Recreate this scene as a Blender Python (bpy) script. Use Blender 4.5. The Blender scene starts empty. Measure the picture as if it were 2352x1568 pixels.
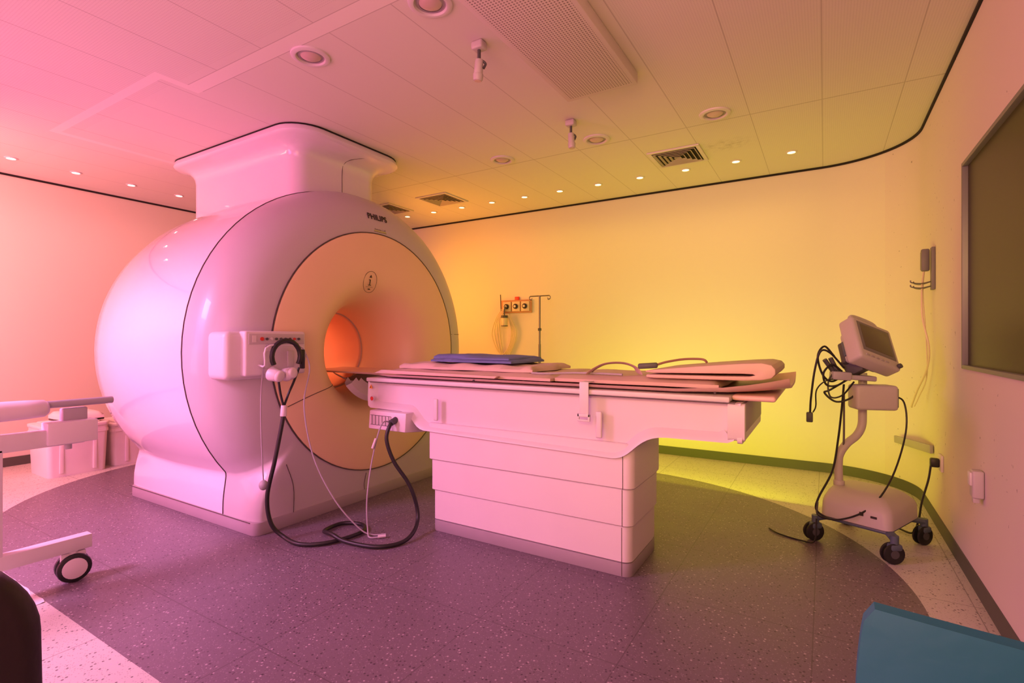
import bpy, bmesh, math, random
from mathutils import Vector, Matrix
random.seed(4)
S=bpy.context.scene
COL=S.collection
pi=math.pi
try:
    S.view_settings.view_transform='Standard'
except Exception: pass

# ------------------------------------------------------------------ materials
class NT:
    def __init__(s,name):
        s.m=bpy.data.materials.new(name); s.m.use_nodes=True
        s.t=s.m.node_tree; s.b=s.t.nodes['Principled BSDF']
    def n(s,typ,**k):
        x=s.t.nodes.new(typ)
        for a,v in k.items(): setattr(x,a,v)
        return x
    def l(s,a,b): s.t.links.new(a,b)
    def val(s,sock,v):
        if isinstance(v,(int,float)): sock.default_value=v
        elif isinstance(v,tuple): sock.default_value=(v+(1,))[:4] if len(sock.default_value)==4 else v
        else: s.l(v,sock)
    def M(s,op,a,b=0.0,c=None):
        x=s.n('ShaderNodeMath',operation=op)
        s.val(x.inputs[0],a); s.val(x.inputs[1],b)
        if c is not None: s.val(x.inputs[2],c)
        return x.outputs[0]
    def mix(s,f,a,b):
        x=s.n('ShaderNodeMix',data_type='RGBA')
        s.val(x.inputs[0],f); s.val(x.inputs[6],a); s.val(x.inputs[7],b)
        return x.outputs[2]
    def pos(s):
        g=s.n('ShaderNodeNewGeometry'); p=s.n('ShaderNodeSeparateXYZ'); s.l(g.outputs['Position'],p.inputs[0])
        return g.outputs['Position'],p.outputs
def mat(name,col,rough=.5,metal=0,var=.06,scale=6,coat=0,bump=0,bscale=60,trans=0,spec=.5):
    N=NT(name)
    tc=N.n('ShaderNodeTexCoord')
    no=N.n('ShaderNodeTexNoise'); no.inputs['Scale'].default_value=scale; no.inputs['Detail'].default_value=4
    N.l(tc.outputs['Object'],no.inputs['Vector'])
    a=tuple(max(0,c*(1-var)) for c in col); b=tuple(min(1,c*(1+var)) for c in col)
    N.l(N.mix(no.outputs[0],a,b),N.b.inputs['Base Color'])
    N.b.inputs['Roughness'].default_value=rough; N.b.inputs['Metallic'].default_value=metal
    N.b.inputs['Coat Weight'].default_value=coat; N.b.inputs['Coat Roughness'].default_value=.04
    N.b.inputs['Specular IOR Level'].default_value=spec
    if bump:
        n2=N.n('ShaderNodeTexNoise'); n2.inputs['Scale'].default_value=bscale
        N.l(tc.outputs['Object'],n2.inputs['Vector'])
        bp=N.n('ShaderNodeBump'); bp.inputs['Strength'].default_value=bump; bp.inputs['Distance'].default_value=.01
        N.l(n2.outputs[0],bp.inputs['Height']); N.l(bp.outputs[0],N.b.inputs['Normal'])
    return N.m
def emis(name,col,st):
    N=NT(name); N.b.inputs['Base Color'].default_value=col+(1,)
    N.b.inputs['Emission Color'].default_value=col+(1,); N.b.inputs['Emission Strength'].default_value=st
    return N.m

m_shell=mat('glossy_shell',(.72,.67,.78),.25,0,.02,3,coat=.8)
m_front=mat('shaded_shell',(.52,.47,.52),.38,0,.02,3,coat=.2)  # same shell in a darker tone, shade put into the colour
m_disc=mat('cream_panel',(.84,.60,.40),.42,0,.03,3)
m_bore=mat('bore_liner',(.88,.50,.34),.4,0,.03,3)
m_seam=mat('dark_seam',(.08,.06,.06),.7)
m_plinth=mat('plinth_grey',(.34,.29,.33),.45)
m_white=mat('white_plastic',(.68,.61,.66),.4,0,.03,5)
m_tier=mat('bellows_plastic',(.72,.65,.69),.5,0,.04,4)
m_tray=mat('tray_plastic',(.74,.50,.45),.4)
m_pad=mat('vinyl_pad',(.58,.42,.36),.5,0,.08,5,bump=.25,bscale=9)
m_sheet=mat('beige_sheet',(.62,.47,.42),.85,0,.08,5,bump=.4,bscale=14)
m_blue=mat('blue_fabric',(.13,.17,.37),.9,0,.2,10,bump=.6,bscale=18)
m_black=mat('black_rubber',(.012,.012,.013),.45)
m_blackgl=mat('black_gloss',(.015,.01,.012),.3)
m_greycab=mat('grey_cable',(.38,.35,.40),.5)
m_metal=mat('brushed_metal',(.20,.19,.18),.35,.7)
m_frame=mat('window_metal',(.20,.20,.21),.45,.3)
m_steelblue=mat('blue_grey_paint',(.08,.11,.16),.45)
m_teal=mat('teal_vinyl',(.014,.15,.22),.6,0,.08,4,bump=.15,bscale=30)
m_maroon=mat('dark_leather',(.008,.002,.005),.55,bump=.1)
m_red=mat('red_plastic',(.6,.03,.03),.4)
m_orange=mat('warning_orange',(.85,.35,.05),.5)
m_dkgrey=mat('dark_grey_plastic',(.07,.07,.08),.5)
m_midgrey=mat('mid_grey_plastic',(.17,.16,.17),.5)
m_screen=mat('monitor_screen',(.10,.09,.05),.3)
m_tubeclr=mat('clear_tubing',(.66,.55,.40),.3)
m_wood=mat('gas_panel_board',(.50,.25,.13),.5)
m_ink=mat('printed_ink',(.03,.02,.02),.6)
m_base=mat('baseboard_vinyl',(.08,.085,.07),.5)
m_gap=mat('shadow_gap',(.012,.01,.01),.9)
m_trimw=mat('white_metal',(.64,.60,.63),.45)
m_cart=mat('cart_plastic',(.50,.46,.48),.45)
m_bin=mat('storage_plastic',(.80,.74,.73),.4)
m_lens=emis('lamp_glow_warm',(1,.74,.34),7)
m_lensp=emis('lamp_glow_pink',(1,.74,.68),9)
m_lamp=mat('frosted_lamp',(.55,.42,.40),.3)
m_glass=mat('dark_glass',(.045,.038,.014),.35,spec=.15)

def wallmat(name,col,marks):
    N=NT(name); P,p=N.pos()
    no=N.n('ShaderNodeTexNoise'); no.inputs['Scale'].default_value=1.3; N.l(P,no.inputs['Vector'])
    c=N.mix(no.outputs[0],tuple(x*.97 for x in col),col)
    if marks:
        v=N.n('ShaderNodeTexNoise'); v.inputs['Scale'].default_value=30; v.inputs['Detail'].default_value=3; N.l(P,v.inputs['Vector'])
        v2=N.n('ShaderNodeTexNoise'); v2.inputs['Scale'].default_value=1.1; N.l(P,v2.inputs['Vector'])
        mm=N.M('MULTIPLY',N.M('GREATER_THAN',v.outputs[0],.72),N.M('GREATER_THAN',v2.outputs[0],.46))
        mm=N.M('MULTIPLY',mm,N.M('GREATER_THAN',p[0],.3))
        c=N.mix(N.M('MULTIPLY',mm,.8),c,tuple(x*.35 for x in col))
    N.l(c,N.b.inputs['Base Color']); N.b.inputs['Roughness'].default_value=.75
    return N.m
m_wall=wallmat('painted_wall',(.70,.67,.58),False)
m_wallr=wallmat('painted_wall_marked',(.69,.64,.58),True)

def line(N,coord,off,period,w):
    f=N.M('FRACT',N.M('DIVIDE',N.M('ADD',coord,off+100*period),period))
    d=N.M('MINIMUM',f,N.M('SUBTRACT',1.0,f))
    return N.M('LESS_THAN',d,w/period)
def ceilmat():
    N=NT('ceiling_tiles'); P,p=N.pos(); x,y=p[0],p[1]
    lx=line(N,x,.013,.43,.003)
    ly=N.M('LESS_THAN',N.M('ABSOLUTE',N.M('SUBTRACT',y,3.91)),.006)
    ly2=N.M('LESS_THAN',N.M('ABSOLUTE',N.M('SUBTRACT',y,-.6)),.006)
    band=N.M('LESS_THAN',N.M('ABSOLUTE',N.M('SUBTRACT',y,1.70)),.045)
    bx=N.M('LESS_THAN',N.M('ABSOLUTE',N.M('SUBTRACT',y,1.50)),.03)
    bx=N.M('MULTIPLY',bx,N.M('MULTIPLY',N.M('LESS_THAN',x,-3.38),N.M('GREATER_THAN',x,-4.95)))
    band=N.M('MULTIPLY',band,N.M('GREATER_THAN',x,-3.36))
    c2=N.M('MULTIPLY',N.M('LESS_THAN',N.M('ABSOLUTE',N.M('ADD',x,4.95)),.03),N.M('GREATER_THAN',y,1.47))
    c3=N.M('MULTIPLY',N.M('LESS_THAN',N.M('ABSOLUTE',N.M('ADD',x,3.38)),.03),N.M('MULTIPLY',N.M('GREATER_THAN',y,1.47),N.M('LESS_THAN',y,1.745)))
    bands=N.M('MAXIMUM',N.M('MAXIMUM',band,bx),N.M('MAXIMUM',c2,c3))
    px=N.M('FRACT',N.M('MULTIPLY',x,80.0)); py=N.M('FRACT',N.M('MULTIPLY',y,80.0))
    dx=N.M('SUBTRACT',px,.5); dy=N.M('SUBTRACT',py,.5)
    dot=N.M('LESS_THAN',N.M('ADD',N.M('MULTIPLY',dx,dx),N.M('MULTIPLY',dy,dy)),.045)
    perf=N.M('MAXIMUM',N.M('GREATER_THAN',x,-.87),N.M('LESS_THAN',y,1.6))
    dot=N.M('MULTIPLY',dot,perf)
    seam=N.M('MAXIMUM',lx,N.M('MAXIMUM',ly,ly2))
    edge=N.M('LESS_THAN',N.M('ABSOLUTE',N.M('SUBTRACT',N.M('ABSOLUTE',N.M('SUBTRACT',y,1.70)),.045)),.005)
    edge=N.M('MULTIPLY',edge,N.M('GREATER_THAN',x,-3.36))
    seam=N.M('MAXIMUM',N.M('MULTIPLY',seam,N.M('SUBTRACT',1.0,bands)),edge)
    no=N.n('ShaderNodeTexNoise'); no.inputs['Scale'].default_value=22; no.inputs['Detail'].default_value=8; N.l(P,no.inputs['Vector'])
    g=N.M('MULTIPLY',N.M('MULTIPLY',N.M('SUBTRACT',no.outputs[0],.42),3.0),N.M('LESS_THAN',N.M('ABSOLUTE',N.M('ADD',x,.66)),.22))
    fy=N.M('SUBTRACT',1.0,N.M('MINIMUM',1.0,N.M('DIVIDE',N.M('ABSOLUTE',N.M('SUBTRACT',y,4.42)),.16)))
    fx=N.M('SUBTRACT',1.0,N.M('MINIMUM',1.0,N.M('DIVIDE',N.M('ABSOLUTE',N.M('ADD',x,.68)),.24)))
    g=N.M('MAXIMUM',0.0,N.M('MULTIPLY',g,N.M('MULTIPLY',fy,fx)))
    c=N.mix(N.M('MULTIPLY',dot,.22),(.68,.65,.61),(.2,.19,.18))
    c=N.mix(N.M('MULTIPLY',g,.8),c,(.25,.22,.18))
    c=N.mix(N.M('MULTIPLY',seam,.40),c,(.22,.18,.17))
    c=N.mix(bands,c,(.76,.72,.69))
    N.l(c,N.b.inputs['Base Color']); N.b.inputs['Roughness'].default_value=.7
    return N.m
m_ceil=ceilmat()
def perfmat():
    N=NT('perforated_metal'); P,p=N.pos()
    px=N.M('FRACT',N.M('MULTIPLY',p[0],62.0)); py=N.M('FRACT',N.M('MULTIPLY',p[1],62.0))
    dx=N.M('SUBTRACT',px,.5); dy=N.M('SUBTRACT',py,.5)
    dot=N.M('LESS_THAN',N.M('ADD',N.M('MULTIPLY',dx,dx),N.M('MULTIPLY',dy,dy)),.085)
    inn=N.M('MULTIPLY',N.M('LESS_THAN',N.M('ABSOLUTE',N.M('ADD',p[0],1.16)),.20),N.M('LESS_THAN',p[1],2.915))
    c=N.mix(N.M('MULTIPLY',N.M('MULTIPLY',dot,inn),.75),(.66,.60,.60),(.12,.09,.09))
    N.l(c,N.b.inputs['Base Color']); N.b.inputs['Roughness'].default_value=.6
    return N.m
m_perf=perfmat()
def floormat():
    N=NT('speckled_vinyl'); P,p=N.pos(); x,y=p[0],p[1]
    qx=N.M('MAXIMUM',N.M('SUBTRACT',N.M('ABSOLUTE',N.M('ADD',x,2.665)),1.185),0.0)
    qy=N.M('SUBTRACT',y,2.76)
    d=N.M('SQRT',N.M('ADD',N.M('MULTIPLY',qx,qx),N.M('MULTIPLY',qy,qy)))
    inside=N.M('LESS_THAN',d,1.87)
    def specks(scale,th,thr2,seed):
        v=N.n('ShaderNodeTexVoronoi'); v.inputs['Scale'].default_value=scale
        mp=N.n('ShaderNodeMapping'); mp.inputs['Location'].default_value=(seed,seed*2,0); mp.inputs['Rotation'].default_value=(0,0,seed)
        N.l(P,mp.inputs[0]); N.l(mp.outputs[0],v.inputs['Vector'])
        sp=N.n('ShaderNodeSeparateColor'); N.l(v.outputs['Color'],sp.inputs[0])
        return N.M('MULTIPLY',N.M('LESS_THAN',v.outputs['Distance'],th),N.M('GREATER_THAN',sp.outputs[0],thr2))
    w=specks(62,.26,.78,1.3); b=specks(66,.29,.74,2.7); w2=specks(125,.32,.62,3.9); b2=specks(135,.34,.55,5.1)
    no=N.n('ShaderNodeTexNoise'); no.inputs['Scale'].default_value=2.5; no.inputs['Detail'].default_value=5; N.l(P,no.inputs['Vector'])
    dark=N.mix(no.outputs[0],(.145,.112,.142),(.180,.142,.178))
    lite=N.mix(no.outputs[0],(.52,.50,.46),(.60,.58,.54))
    c=N.mix(inside,lite,dark)
    c=N.mix(N.M('MULTIPLY',w2,.25),c,(.50,.44,.48))
    c=N.mix(N.M('MULTIPLY',b2,.32),c,(.07,.05,.06))
    c=N.mix(N.M('MULTIPLY',w,.60),c,(.58,.50,.55))
    c=N.mix(N.M('MULTIPLY',b,.75),c,(.03,.02,.03))
    seam=N.M('MAXIMUM',line(N,x,.04,.615,.0022),line(N,y,.03,.615,.0022))
    c=N.mix(N.M('MULTIPLY',seam,.5),c,(.05,.04,.04))
    N.l(c,N.b.inputs['Base Color'])
    N.l(N.M('ADD',N.M('MULTIPLY',no.outputs[0],.2),.32),N.b.inputs['Roughness'])
    N.b.inputs['Specular IOR Level'].default_value=.45
    return N.m
m_floor=floormat()

# ------------------------------------------------------------------ mesh builder
def catmull(pts,n=6):
    P=[Vector(p) for p in pts]
    if len(P)<3: return P
    out=[]
    for i in range(len(P)-1):
        p0=P[i-1] if i>0 else P[i]*2-P[i+1]
        p1,p2=P[i],P[i+1]
        p3=P[i+2] if i+2<len(P) else P[i+1]*2-P[i]
        for k in range(n):
            t=k/n
            out.append(.5*((2*p1)+(p2-p0)*t+(2*p0-5*p1+4*p2-p3)*t*t+(3*p1-p0-3*p2+p3)*t**3))
    out.append(P[-1]); return out
class MB:
    def __init__(s): s.bm=bmesh.new()
    def merge(s,b,M=None):
        if M is not None: bmesh.ops.transform(b,matrix=M,verts=b.verts)
        me=bpy.data.meshes.new('tmp'); b.to_mesh(me); b.free()
        s.bm.from_mesh(me); bpy.data.meshes.remove(me); return s
    def box(s,c,d,bev=0,seg=2,M=None,rot=None):
        b=bmesh.new(); bmesh.ops.create_cube(b,size=1)
        for v in b.verts: v.co=Vector((v.co.x*d[0],v.co.y*d[1],v.co.z*d[2]))
        if bev: bmesh.ops.bevel(b,geom=list(b.edges),offset=min(bev,min(d)*.49),segments=seg,profile=.5,affect='EDGES')
        T=Matrix.Translation(Vector(c))
        if rot is not None: T=T@rot
        if M is not None: T=M@T
        return s.merge(b,T)
    def b2(s,x0,x1,y0,y1,z0,z1,bev=0,seg=2,M=None):
        return s.box(((x0+x1)/2,(y0+y1)/2,(z0+z1)/2),(x1-x0,y1-y0,z1-z0),bev,seg,M)
    def cyl(s,a,b_,r,r2=None,n=24,cap=True,bev=0,M=None):
        a=Vector(a); b_=Vector(b_); d=b_-a; b=bmesh.new()
        bmesh.ops.create_cone(b,cap_ends=cap,segments=n,radius1=r,radius2=r if r2 is None else r2,depth=d.length)
        if bev:
            ed=[e for e in b.edges if len(e.link_faces)==2 and e.calc_face_angle()>.8]
            bmesh.ops.bevel(b,geom=ed,offset=bev,segments=2,profile=.5,affect='EDGES')
        T=Matrix.Translation((a+b_)/2)@d.to_track_quat('Z','Y').to_matrix().to_4x4()
        if M is not None: T=M@T
        return s.merge(b,T)
    def sph(s,c,r,sc=(1,1,1),M=None):
        b=bmesh.new(); bmesh.ops.create_uvsphere(b,u_segments=20,v_segments=12,radius=r)
        T=Matrix.Translation(Vector(c))@Matrix.Diagonal((*sc,1))
        if M is not None: T=M@T
        return s.merge(b,T)
    def loft(s,rings,caps=True,closed=True,M=None):
        b=bmesh.new(); R=[[b.verts.new(p) for p in r] for r in rings]; n=len(rings[0])
        for i in range(len(R)-1):
            for k in range(n if closed else n-1):
                q=(R[i][k],R[i][(k+1)%n],R[i+1][(k+1)%n],R[i+1][k])
                try: b.faces.new(q)
                except Exception: pass
        if caps:
            b.faces.new(R[0][::-1]); b.faces.new(R[-1])
        bmesh.ops.recalc_face_normals(b,faces=b.faces)
        return s.merge(b,M)
    def tube(s,pts,r,n=10,sm=6,M=None,flat=None):
        P=catmull(pts,sm) if sm else [Vector(p) for p in pts]
        rings=[]; up=None
        for i,p in enumerate(P):
            t=(P[min(i+1,len(P)-1)]-P[max(i-1,0)]).normalized()
            if up is None:
                up=Vector((0,0,1)) if abs(t.z)<.9 else Vector((1,0,0))
            a=(up-t*up.dot(t))
            if a.length<1e-4: a=t.orthogonal()
            a.normalize(); up=a; c=t.cross(a)
            fa,fb=(1,1) if flat is None else flat
            rings.append([p+(a*math.cos(2*pi*k/n)*fa+c*math.sin(2*pi*k/n)*fb)*r for k in range(n)])
        return s.loft(rings,True,True,M)
    def lathe(s,prof,origin,axis='X',n=64,a0=0,a1=2*pi,close=True,M=None):
        full=abs(a1-a0-2*pi)<1e-6
        rings=[]
        for r,h in prof:
            ring=[]
            for k in range(n if full else n+1):
                a=a0+(a1-a0)*k/n
                c,sn=r*math.cos(a),r*math.sin(a)
                if axis=='X': v=(h,c,sn)
                elif axis=='Z': v=(c,sn,h)
                else: v=(c,h,sn)
                ring.append(Vector(v)+Vector(origin))
            rings.append(ring)
        b=bmesh.new(); R=[[b.verts.new(p) for p in r] for r in rings]; m=len(R[0])
        for i in range(len(R)-1):
            for k in range(m if full else m-1):
                b.faces.new((R[i][k],R[i][(k+1)%m],R[i+1][(k+1)%m],R[i+1][k]))
        bmesh.ops.remove_doubles(b,verts=b.verts,dist=1e-5)
        bmesh.ops.recalc_face_normals(b,faces=b.faces)
        return s.merge(b,M)
    def extr(s,poly,plane,a,b_,bev=0,seg=2,M=None):
        def P(u,v,w): return {'XZ':(u,w,v),'XY':(u,v,w),'YZ':(w,u,v)}[plane]
        b=bmesh.new()
        A=[b.verts.new(P(u,v,a)) for u,v in poly]; B=[b.verts.new(P(u,v,b_)) for u,v in poly]
        b.faces.new(A); b.faces.new(B[::-1]); n=len(poly)
        for i in range(n): b.faces.new((A[i],A[(i+1)%n],B[(i+1)%n],B[i]))
        bmesh.ops.recalc_face_normals(b,faces=b.faces)
        if bev:
            ed=[e for e in b.edges if e.calc_face_angle(0)>.6]
            bmesh.ops.bevel(b,geom=ed,offset=bev,segments=seg,profile=.5,affect='EDGES')
        return s.merge(b,M)
    def obj(s,name,m,parent=None,ang=35,**props):
        bmesh.ops.recalc_face_normals(s.bm,faces=s.bm.faces)
        for f in s.bm.faces: f.smooth=True
        for e in s.bm.edges:
            if len(e.link_faces)==2 and e.calc_face_angle(0)>math.radians(ang): e.smooth=False
        me=bpy.data.meshes.new(name); s.bm.to_mesh(me); s.bm.free()
        me.materials.append(m)
        o=bpy.data.objects.new(name,me); COL.objects.link(o)
        if parent is not None:
            o.parent=parent; o.matrix_parent_inverse=Matrix.Translation(-parent.location)
        for k,v in props.items(): o[k]=v
        return o
def empty(name,loc,label,cat,**p):
    o=bpy.data.objects.new(name,None); o.location=loc; o.empty_display_size=.1; COL.objects.link(o)
    o['label']=label; o['category']=cat
    for k,v in p.items(): o[k]=v
    return o
def text(name,body,size,loc,rot,m,parent,ext=.001,sx=1,off=0.0):
    cu=bpy.data.curves.new('t','FONT'); cu.body=body; cu.size=size; cu.extrude=ext; cu.align_x='CENTER'; cu.align_y='CENTER'; cu.offset=off; cu.space_character=1.08
    o=bpy.data.objects.new('t',cu); COL.objects.link(o)
    bpy.context.view_layer.update()
    me=bpy.data.meshes.new_from_object(o.evaluated_get(bpy.context.evaluated_depsgraph_get()))
    bpy.data.objects.remove(o); me.materials.clear(); me.materials.append(m)
    T=Matrix.Translation(Vector(loc))@rot@Matrix.Diagonal((sx,1,1,1))
    me.transform(T)
    o=bpy.data.objects.new(name,me); COL.objects.link(o)
    if parent: o.parent=parent; o.matrix_parent_inverse=Matrix.Translation(-parent.location)
    return o
def rotm(rx,ry,rz): 
    from mathutils import Euler
    return Euler((math.radians(rx),math.radians(ry),math.radians(rz))).to_matrix().to_4x4()
def rrect(x0,x1,y0,y1,r,n=6):
    if not isinstance(r,(list,tuple)): r=[r]*4
    out=[]
    for (cx,cy,a,rr) in ((x1-r[0],y1-r[0],0,r[0]),(x0+r[1],y1-r[1],90,r[1]),(x0+r[2],y0+r[2],180,r[2]),(x1-r[3],y0+r[3],270,r[3])):
        for k in range(n+1):
            t=math.radians(a+90*k/n); out.append((cx+rr*math.cos(t),cy+rr*math.sin(t)))
    return out

# ------------------------------------------------------------------ room shell
H=2.77
def strip(mb,path,z0,z1,t):
    n=len(path); ov=[]
    for i in range(n):
        a=Vector(path[max(i-1,0)]); b=Vector(path[min(i+1,n-1)]); d=(b-a).normalized()
        ov.append(Vector(path[i])+Vector((-d.y,d.x))*t)
    rings=[[(p[0],p[1],z0),(p[0],p[1],z1),(q[0],q[1],z1),(q[0],q[1],z0)] for p,q in zip(path,ov)]
    mb.loft(rings)
def arc(a0,a1,n=14):
    return [(-.03+.65*math.cos(math.radians(a)),4.79+.65*math.sin(math.radians(a))) for a in [a0+(a1-a0)*k/n for k in range(n+1)]]
backp=[(-6.6,5.44)]+arc(90,45)
rightp=arc(45,0)
mb=MB(); strip(mb,backp,0,H,.1); mb.obj('wall_back',m_wall,kind='structure')
mb=MB(); strip(mb,rightp+[(.62,3.51)],0,H,.1); strip(mb,[(.62,3.51),(.62,1.5)],0,1.05,.1); strip(mb,[(.62,3.51),(.62,1.5)],2.12,H,.1); strip(mb,[(.62,1.5),(.62,-1.5)],0,H,.1)
mb.obj('wall_right',m_wallr,kind='structure')
mb=MB(); strip(mb,[(-6.6,-1.5),(-6.6,5.44)],0,H,.1); mb.obj('wall_left',m_wall,kind='structure')
mb=MB(); strip(mb,[(.62,-1.5),(-6.6,-1.5)],0,H,.1); mb.obj('wall_front',m_wall,kind='structure')
MB().b2(-6.7,.72,-1.6,5.54,-.08,0).obj('floor',m_floor,kind='structure')
MB().b2(-6.7,.72,-1.6,5.54,H,H+.08).obj('ceiling',m_ceil,kind='structure')
mb=MB(); strip(mb,backp,0,.085,-.008); mb.obj('baseboard_back',m_base,kind='structure')
mb=MB(); strip(mb,rightp+[(.62,-1.5)],0,.085,-.008); mb.obj('baseboard_right',m_base,kind='structure')
mb=MB(); strip(mb,[(-6.6,-1.5),(-6.6,5.44)],0,.085,-.008); mb.obj('baseboard_left',m_base,kind='structure')
mb=MB(); strip(mb,backp,H-.018,H,-.012); mb.obj('gap_shade_1',m_gap,kind='structure')  # dark strips stand in for the shade in the wall-top gap
mb=MB(); strip(mb,rightp+[(.62,-1.5)],H-.018,H,-.012); mb.obj('gap_shade_2',m_gap,kind='structure')
mb=MB(); strip(mb,[(-6.6,-1.5),(-6.6,5.44)],H-.018,H,-.012); mb.obj('gap_shade_3',m_gap,kind='structure')
mb=MB(); mb.b2(.610,.70,3.49,3.51,1.05,2.12,.003); mb.b2(.610,.70,1.5,1.52,1.05,2.12,.003); mb.b2(.610,.70,1.52,3.49,1.05,1.07,.003); mb.b2(.610,.70,1.52,3.49,2.10,2.12,.003)
w=mb.obj('window_1',m_frame,kind='structure')
MB().b2(.634,.642,1.52,3.49,1.07,2.10).obj('window_pane',m_glass,w)

# ------------------------------------------------------------------ scanner
CY,CZ=2.84,1.115
G=empty('mri_scanner',(-3.85,CY,0),'large glossy white cylindrical scanner with round cream front panel','medical scanner')
def section(x,R,wb,zbot=.075):
    A=math.radians(-38); h=[]
    for k in range(31):
        a=pi/2+(A-pi/2)*k/30; h.append((R*math.cos(a),CZ+R*math.sin(a)))
    p0=Vector(h[-1]); t=Vector((math.sin(A),-math.cos(A))); p3=Vector((wb,.12)); L=(p3-p0).length
    p1=p0+t*L*.12; p2=p3+Vector((0,1))*L*.5
    for k in range(1,9):
        s=k/8; q=p0*(1-s)**3+p1*3*s*(1-s)**2+p2*3*s*s*(1-s)+p3*s**3; h.append((q.x,q.y))
    h.append((wb,zbot)); 
    for k in range(1,5): h.append((wb*(1-k/5),zbot))
    pts=h+[(0,zbot)]+[(-a,b) for a,b in h[::-1][:-1]]
    out=[]
    for dy,z in pts:
        s=min(1,max(0,(.60-z)/.26)); s=s*s*(3-2*s)
        xx=max(x,-4.88+.30*s)
        out.append(Vector((xx,CY+dy,z)))
    return out
sl=[(-4.88,1.00,.84),(-4.862,1.07,.90),(-4.81,1.13,.945),(-4.69,1.19,.975),(-4.5,1.23,.985),(-4.2,1.252,.99),(-3.9,1.26,.992),(-3.6,1.257,.995),(-3.31,1.245,.996)]
mb=MB(); R=[section(*a) for a in sl]; mb.loft(R,caps=False)
mb.obj('side_cover',m_shell,G,50)
fr=[(-3.30,1.245,.996),(-3.2,1.237,.996),(-3.12,1.207,.995),(-3.05,1.155,.99),(-2.995,1.09,.98),(-2.965,1.02,.965),(-2.952,.96,.95)]
mb=MB(); R=[section(*a) for a in fr]
last=[]
for p in R[-1]:
    a=math.atan2(p.z-CZ,p.y-CY); last.append(Vector((-2.948,CY+.905*math.cos(a),CZ+.905*math.sin(a))))
mid=[Vector((-2.949,(a.y*.6+b.y*.4),(a.z*.6+b.z*.4))) for a,b in zip(R[-1],last)]
R+= [mid,last,[Vector((-2.99,p.y,p.z)) for p in last]]
mb.loft(R,caps=False); mb.obj('front_cover',m_front,G,50)
mb=MB(); sec=[p for p in section(-3.305,1.2465,.997,.02)]
sec=[p for p in sec if not(p.z<.03 and abs(p.y-CY)<.9)]
k0=[i for i,p in enumerate(sec) if p.z<.03]
mb.tube([sec[i] for i in range(k0[-1],len(sec))]+[sec[i] for i in range(0,k0[0]+1)],.0035,6,0)
mb.obj('cover_seam',m_seam,G)
for pts in ([(-2.947,2.05,.40),(-2.946,2.10,.25),(-2.944,2.10,.08)],[(-2.947,2.72,.2),(-2.945,2.70,.13),(-2.944,2.70,.08)],[(-2.947,3.58,.40),(-2.946,3.56,.25),(-2.944,3.56,.08)],[(-3.02,CY+1.12,1.25),(-2.97,CY+1.03,1.25),(-2.948,CY+.91,1.25)]):
    MB().tube(pts,.002,6,4).obj('trim_seam',m_seam,G)
pl=rrect(-4.582,-2.945,1.838,3.842,.05)
MB().extr(pl,'XY',0,.08,.004).obj('plinth',m_plinth,G)
MB().tube([(-4.58,1.835,.078),(-3.0,1.835,.078)],.003,6,0).obj('plinth_seam',m_seam,G)
prof=[(.898,-2.96),(.893,-2.940),(.80,-2.932),(.70,-2.932),(.62,-2.938),(.55,-2.952),(.49,-2.98),(.44,-3.025),(.395,-3.10),(.355,-3.22),(.325,-3.36),(.31,-3.48)]
pv=catmull([(a,b,0) for a,b in prof],5)
MB().lathe([(p.x,p.y) for p in pv],(0,CY,CZ),'X',96).obj('front_panel',m_disc,G,60)
def px_(r):
    for a,b in zip(pv,pv[1:]):
        if b.x<=r<=a.x: return a.y+(b.y-a.y)*(a.x-r)/(a.x-b.x+1e-9)
    return -2.94
MB().lathe([(.904,-2.97),(.904,-2.940),(.897,-2.940),(.897,-2.97)],(0,CY,CZ),'X',96).obj('panel_gasket',m_seam,G)
MB().lathe([(.31,-3.48),(.303,-3.484),(.30,-3.5),(.30,-4.45),(.33,-4.6),(.42,-4.74),(.6,-4.86),(1.001,-4.88)],(0,CY,CZ),'X',72).obj('bore_liner',m_bore,G,60)
MB().lathe([(.306,-3.474),(.314,-3.474),(.314,-3.468),(.306,-3.466)],(0,CY,CZ),'X',72).obj('bore_rim',m_white,G)
for sgn in (-1,1):
    pts=[]
    for k in range(12):
        t=k/11; y=.79*(1-t)+.30*t; z=-.345*(1-t)-.235*t+ .02*math.sin(pi*t)
        r=math.hypot(y,z); pts.append((px_(r)+.001,CY+sgn*y,CZ+z))
    MB().tube(pts,.0025,6,0).obj('panel_seam',m_seam,G)
mb=MB(); mb.lathe([(.30,-3.02),(.36,-3.0),(.39,-2.96),(.36,-2.93),(.30,-2.93)],(0,CY,CZ),'X',30,pi*1.22,pi*1.78)
mb.lathe([(.22,-3.3),(.30,-3.02),(.30,-2.93),(.27,-2.93)],(0,CY,CZ),'X',30,pi*1.26,pi*1.74)
mb.obj('docking_cradle',m_white,G)
text('brand_lettering','PHILIPS',.068,(-2.966,2.85,2.145),rotm(70,0,90),m_ink,G,.0015,.86,.0009)
MB().box((-2.952,2.865,2.052),(.004,.125,.036),.0015,rot=rotm(0,-10,0)).obj('badge',mat('badge_green',(.50,.50,.20),.5),G)
MB().box((-2.9535,2.865,2.052),(.004,.132,.043),.0015,rot=rotm(0,-10,0)).obj('badge_border',m_seam,G)
text('badge_lettering','Achieva 1.5T',.021,(-2.9492,2.865,2.052),rotm(80,0,90),m_ink,G,.0005)
er=rotm(0,14,0)
eb=Matrix.Translation((-2.958,2.765,1.640))@er
mb=MB(); ring=[]
for k in range(40):
    a=2*pi*k/40; ring.append(eb@Vector((0.004,.072*math.cos(a)*(1-.10*math.cos(a)**2),.082*math.sin(a))))
mb.tube(ring+[ring[0]],.0014,6,0)
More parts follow.
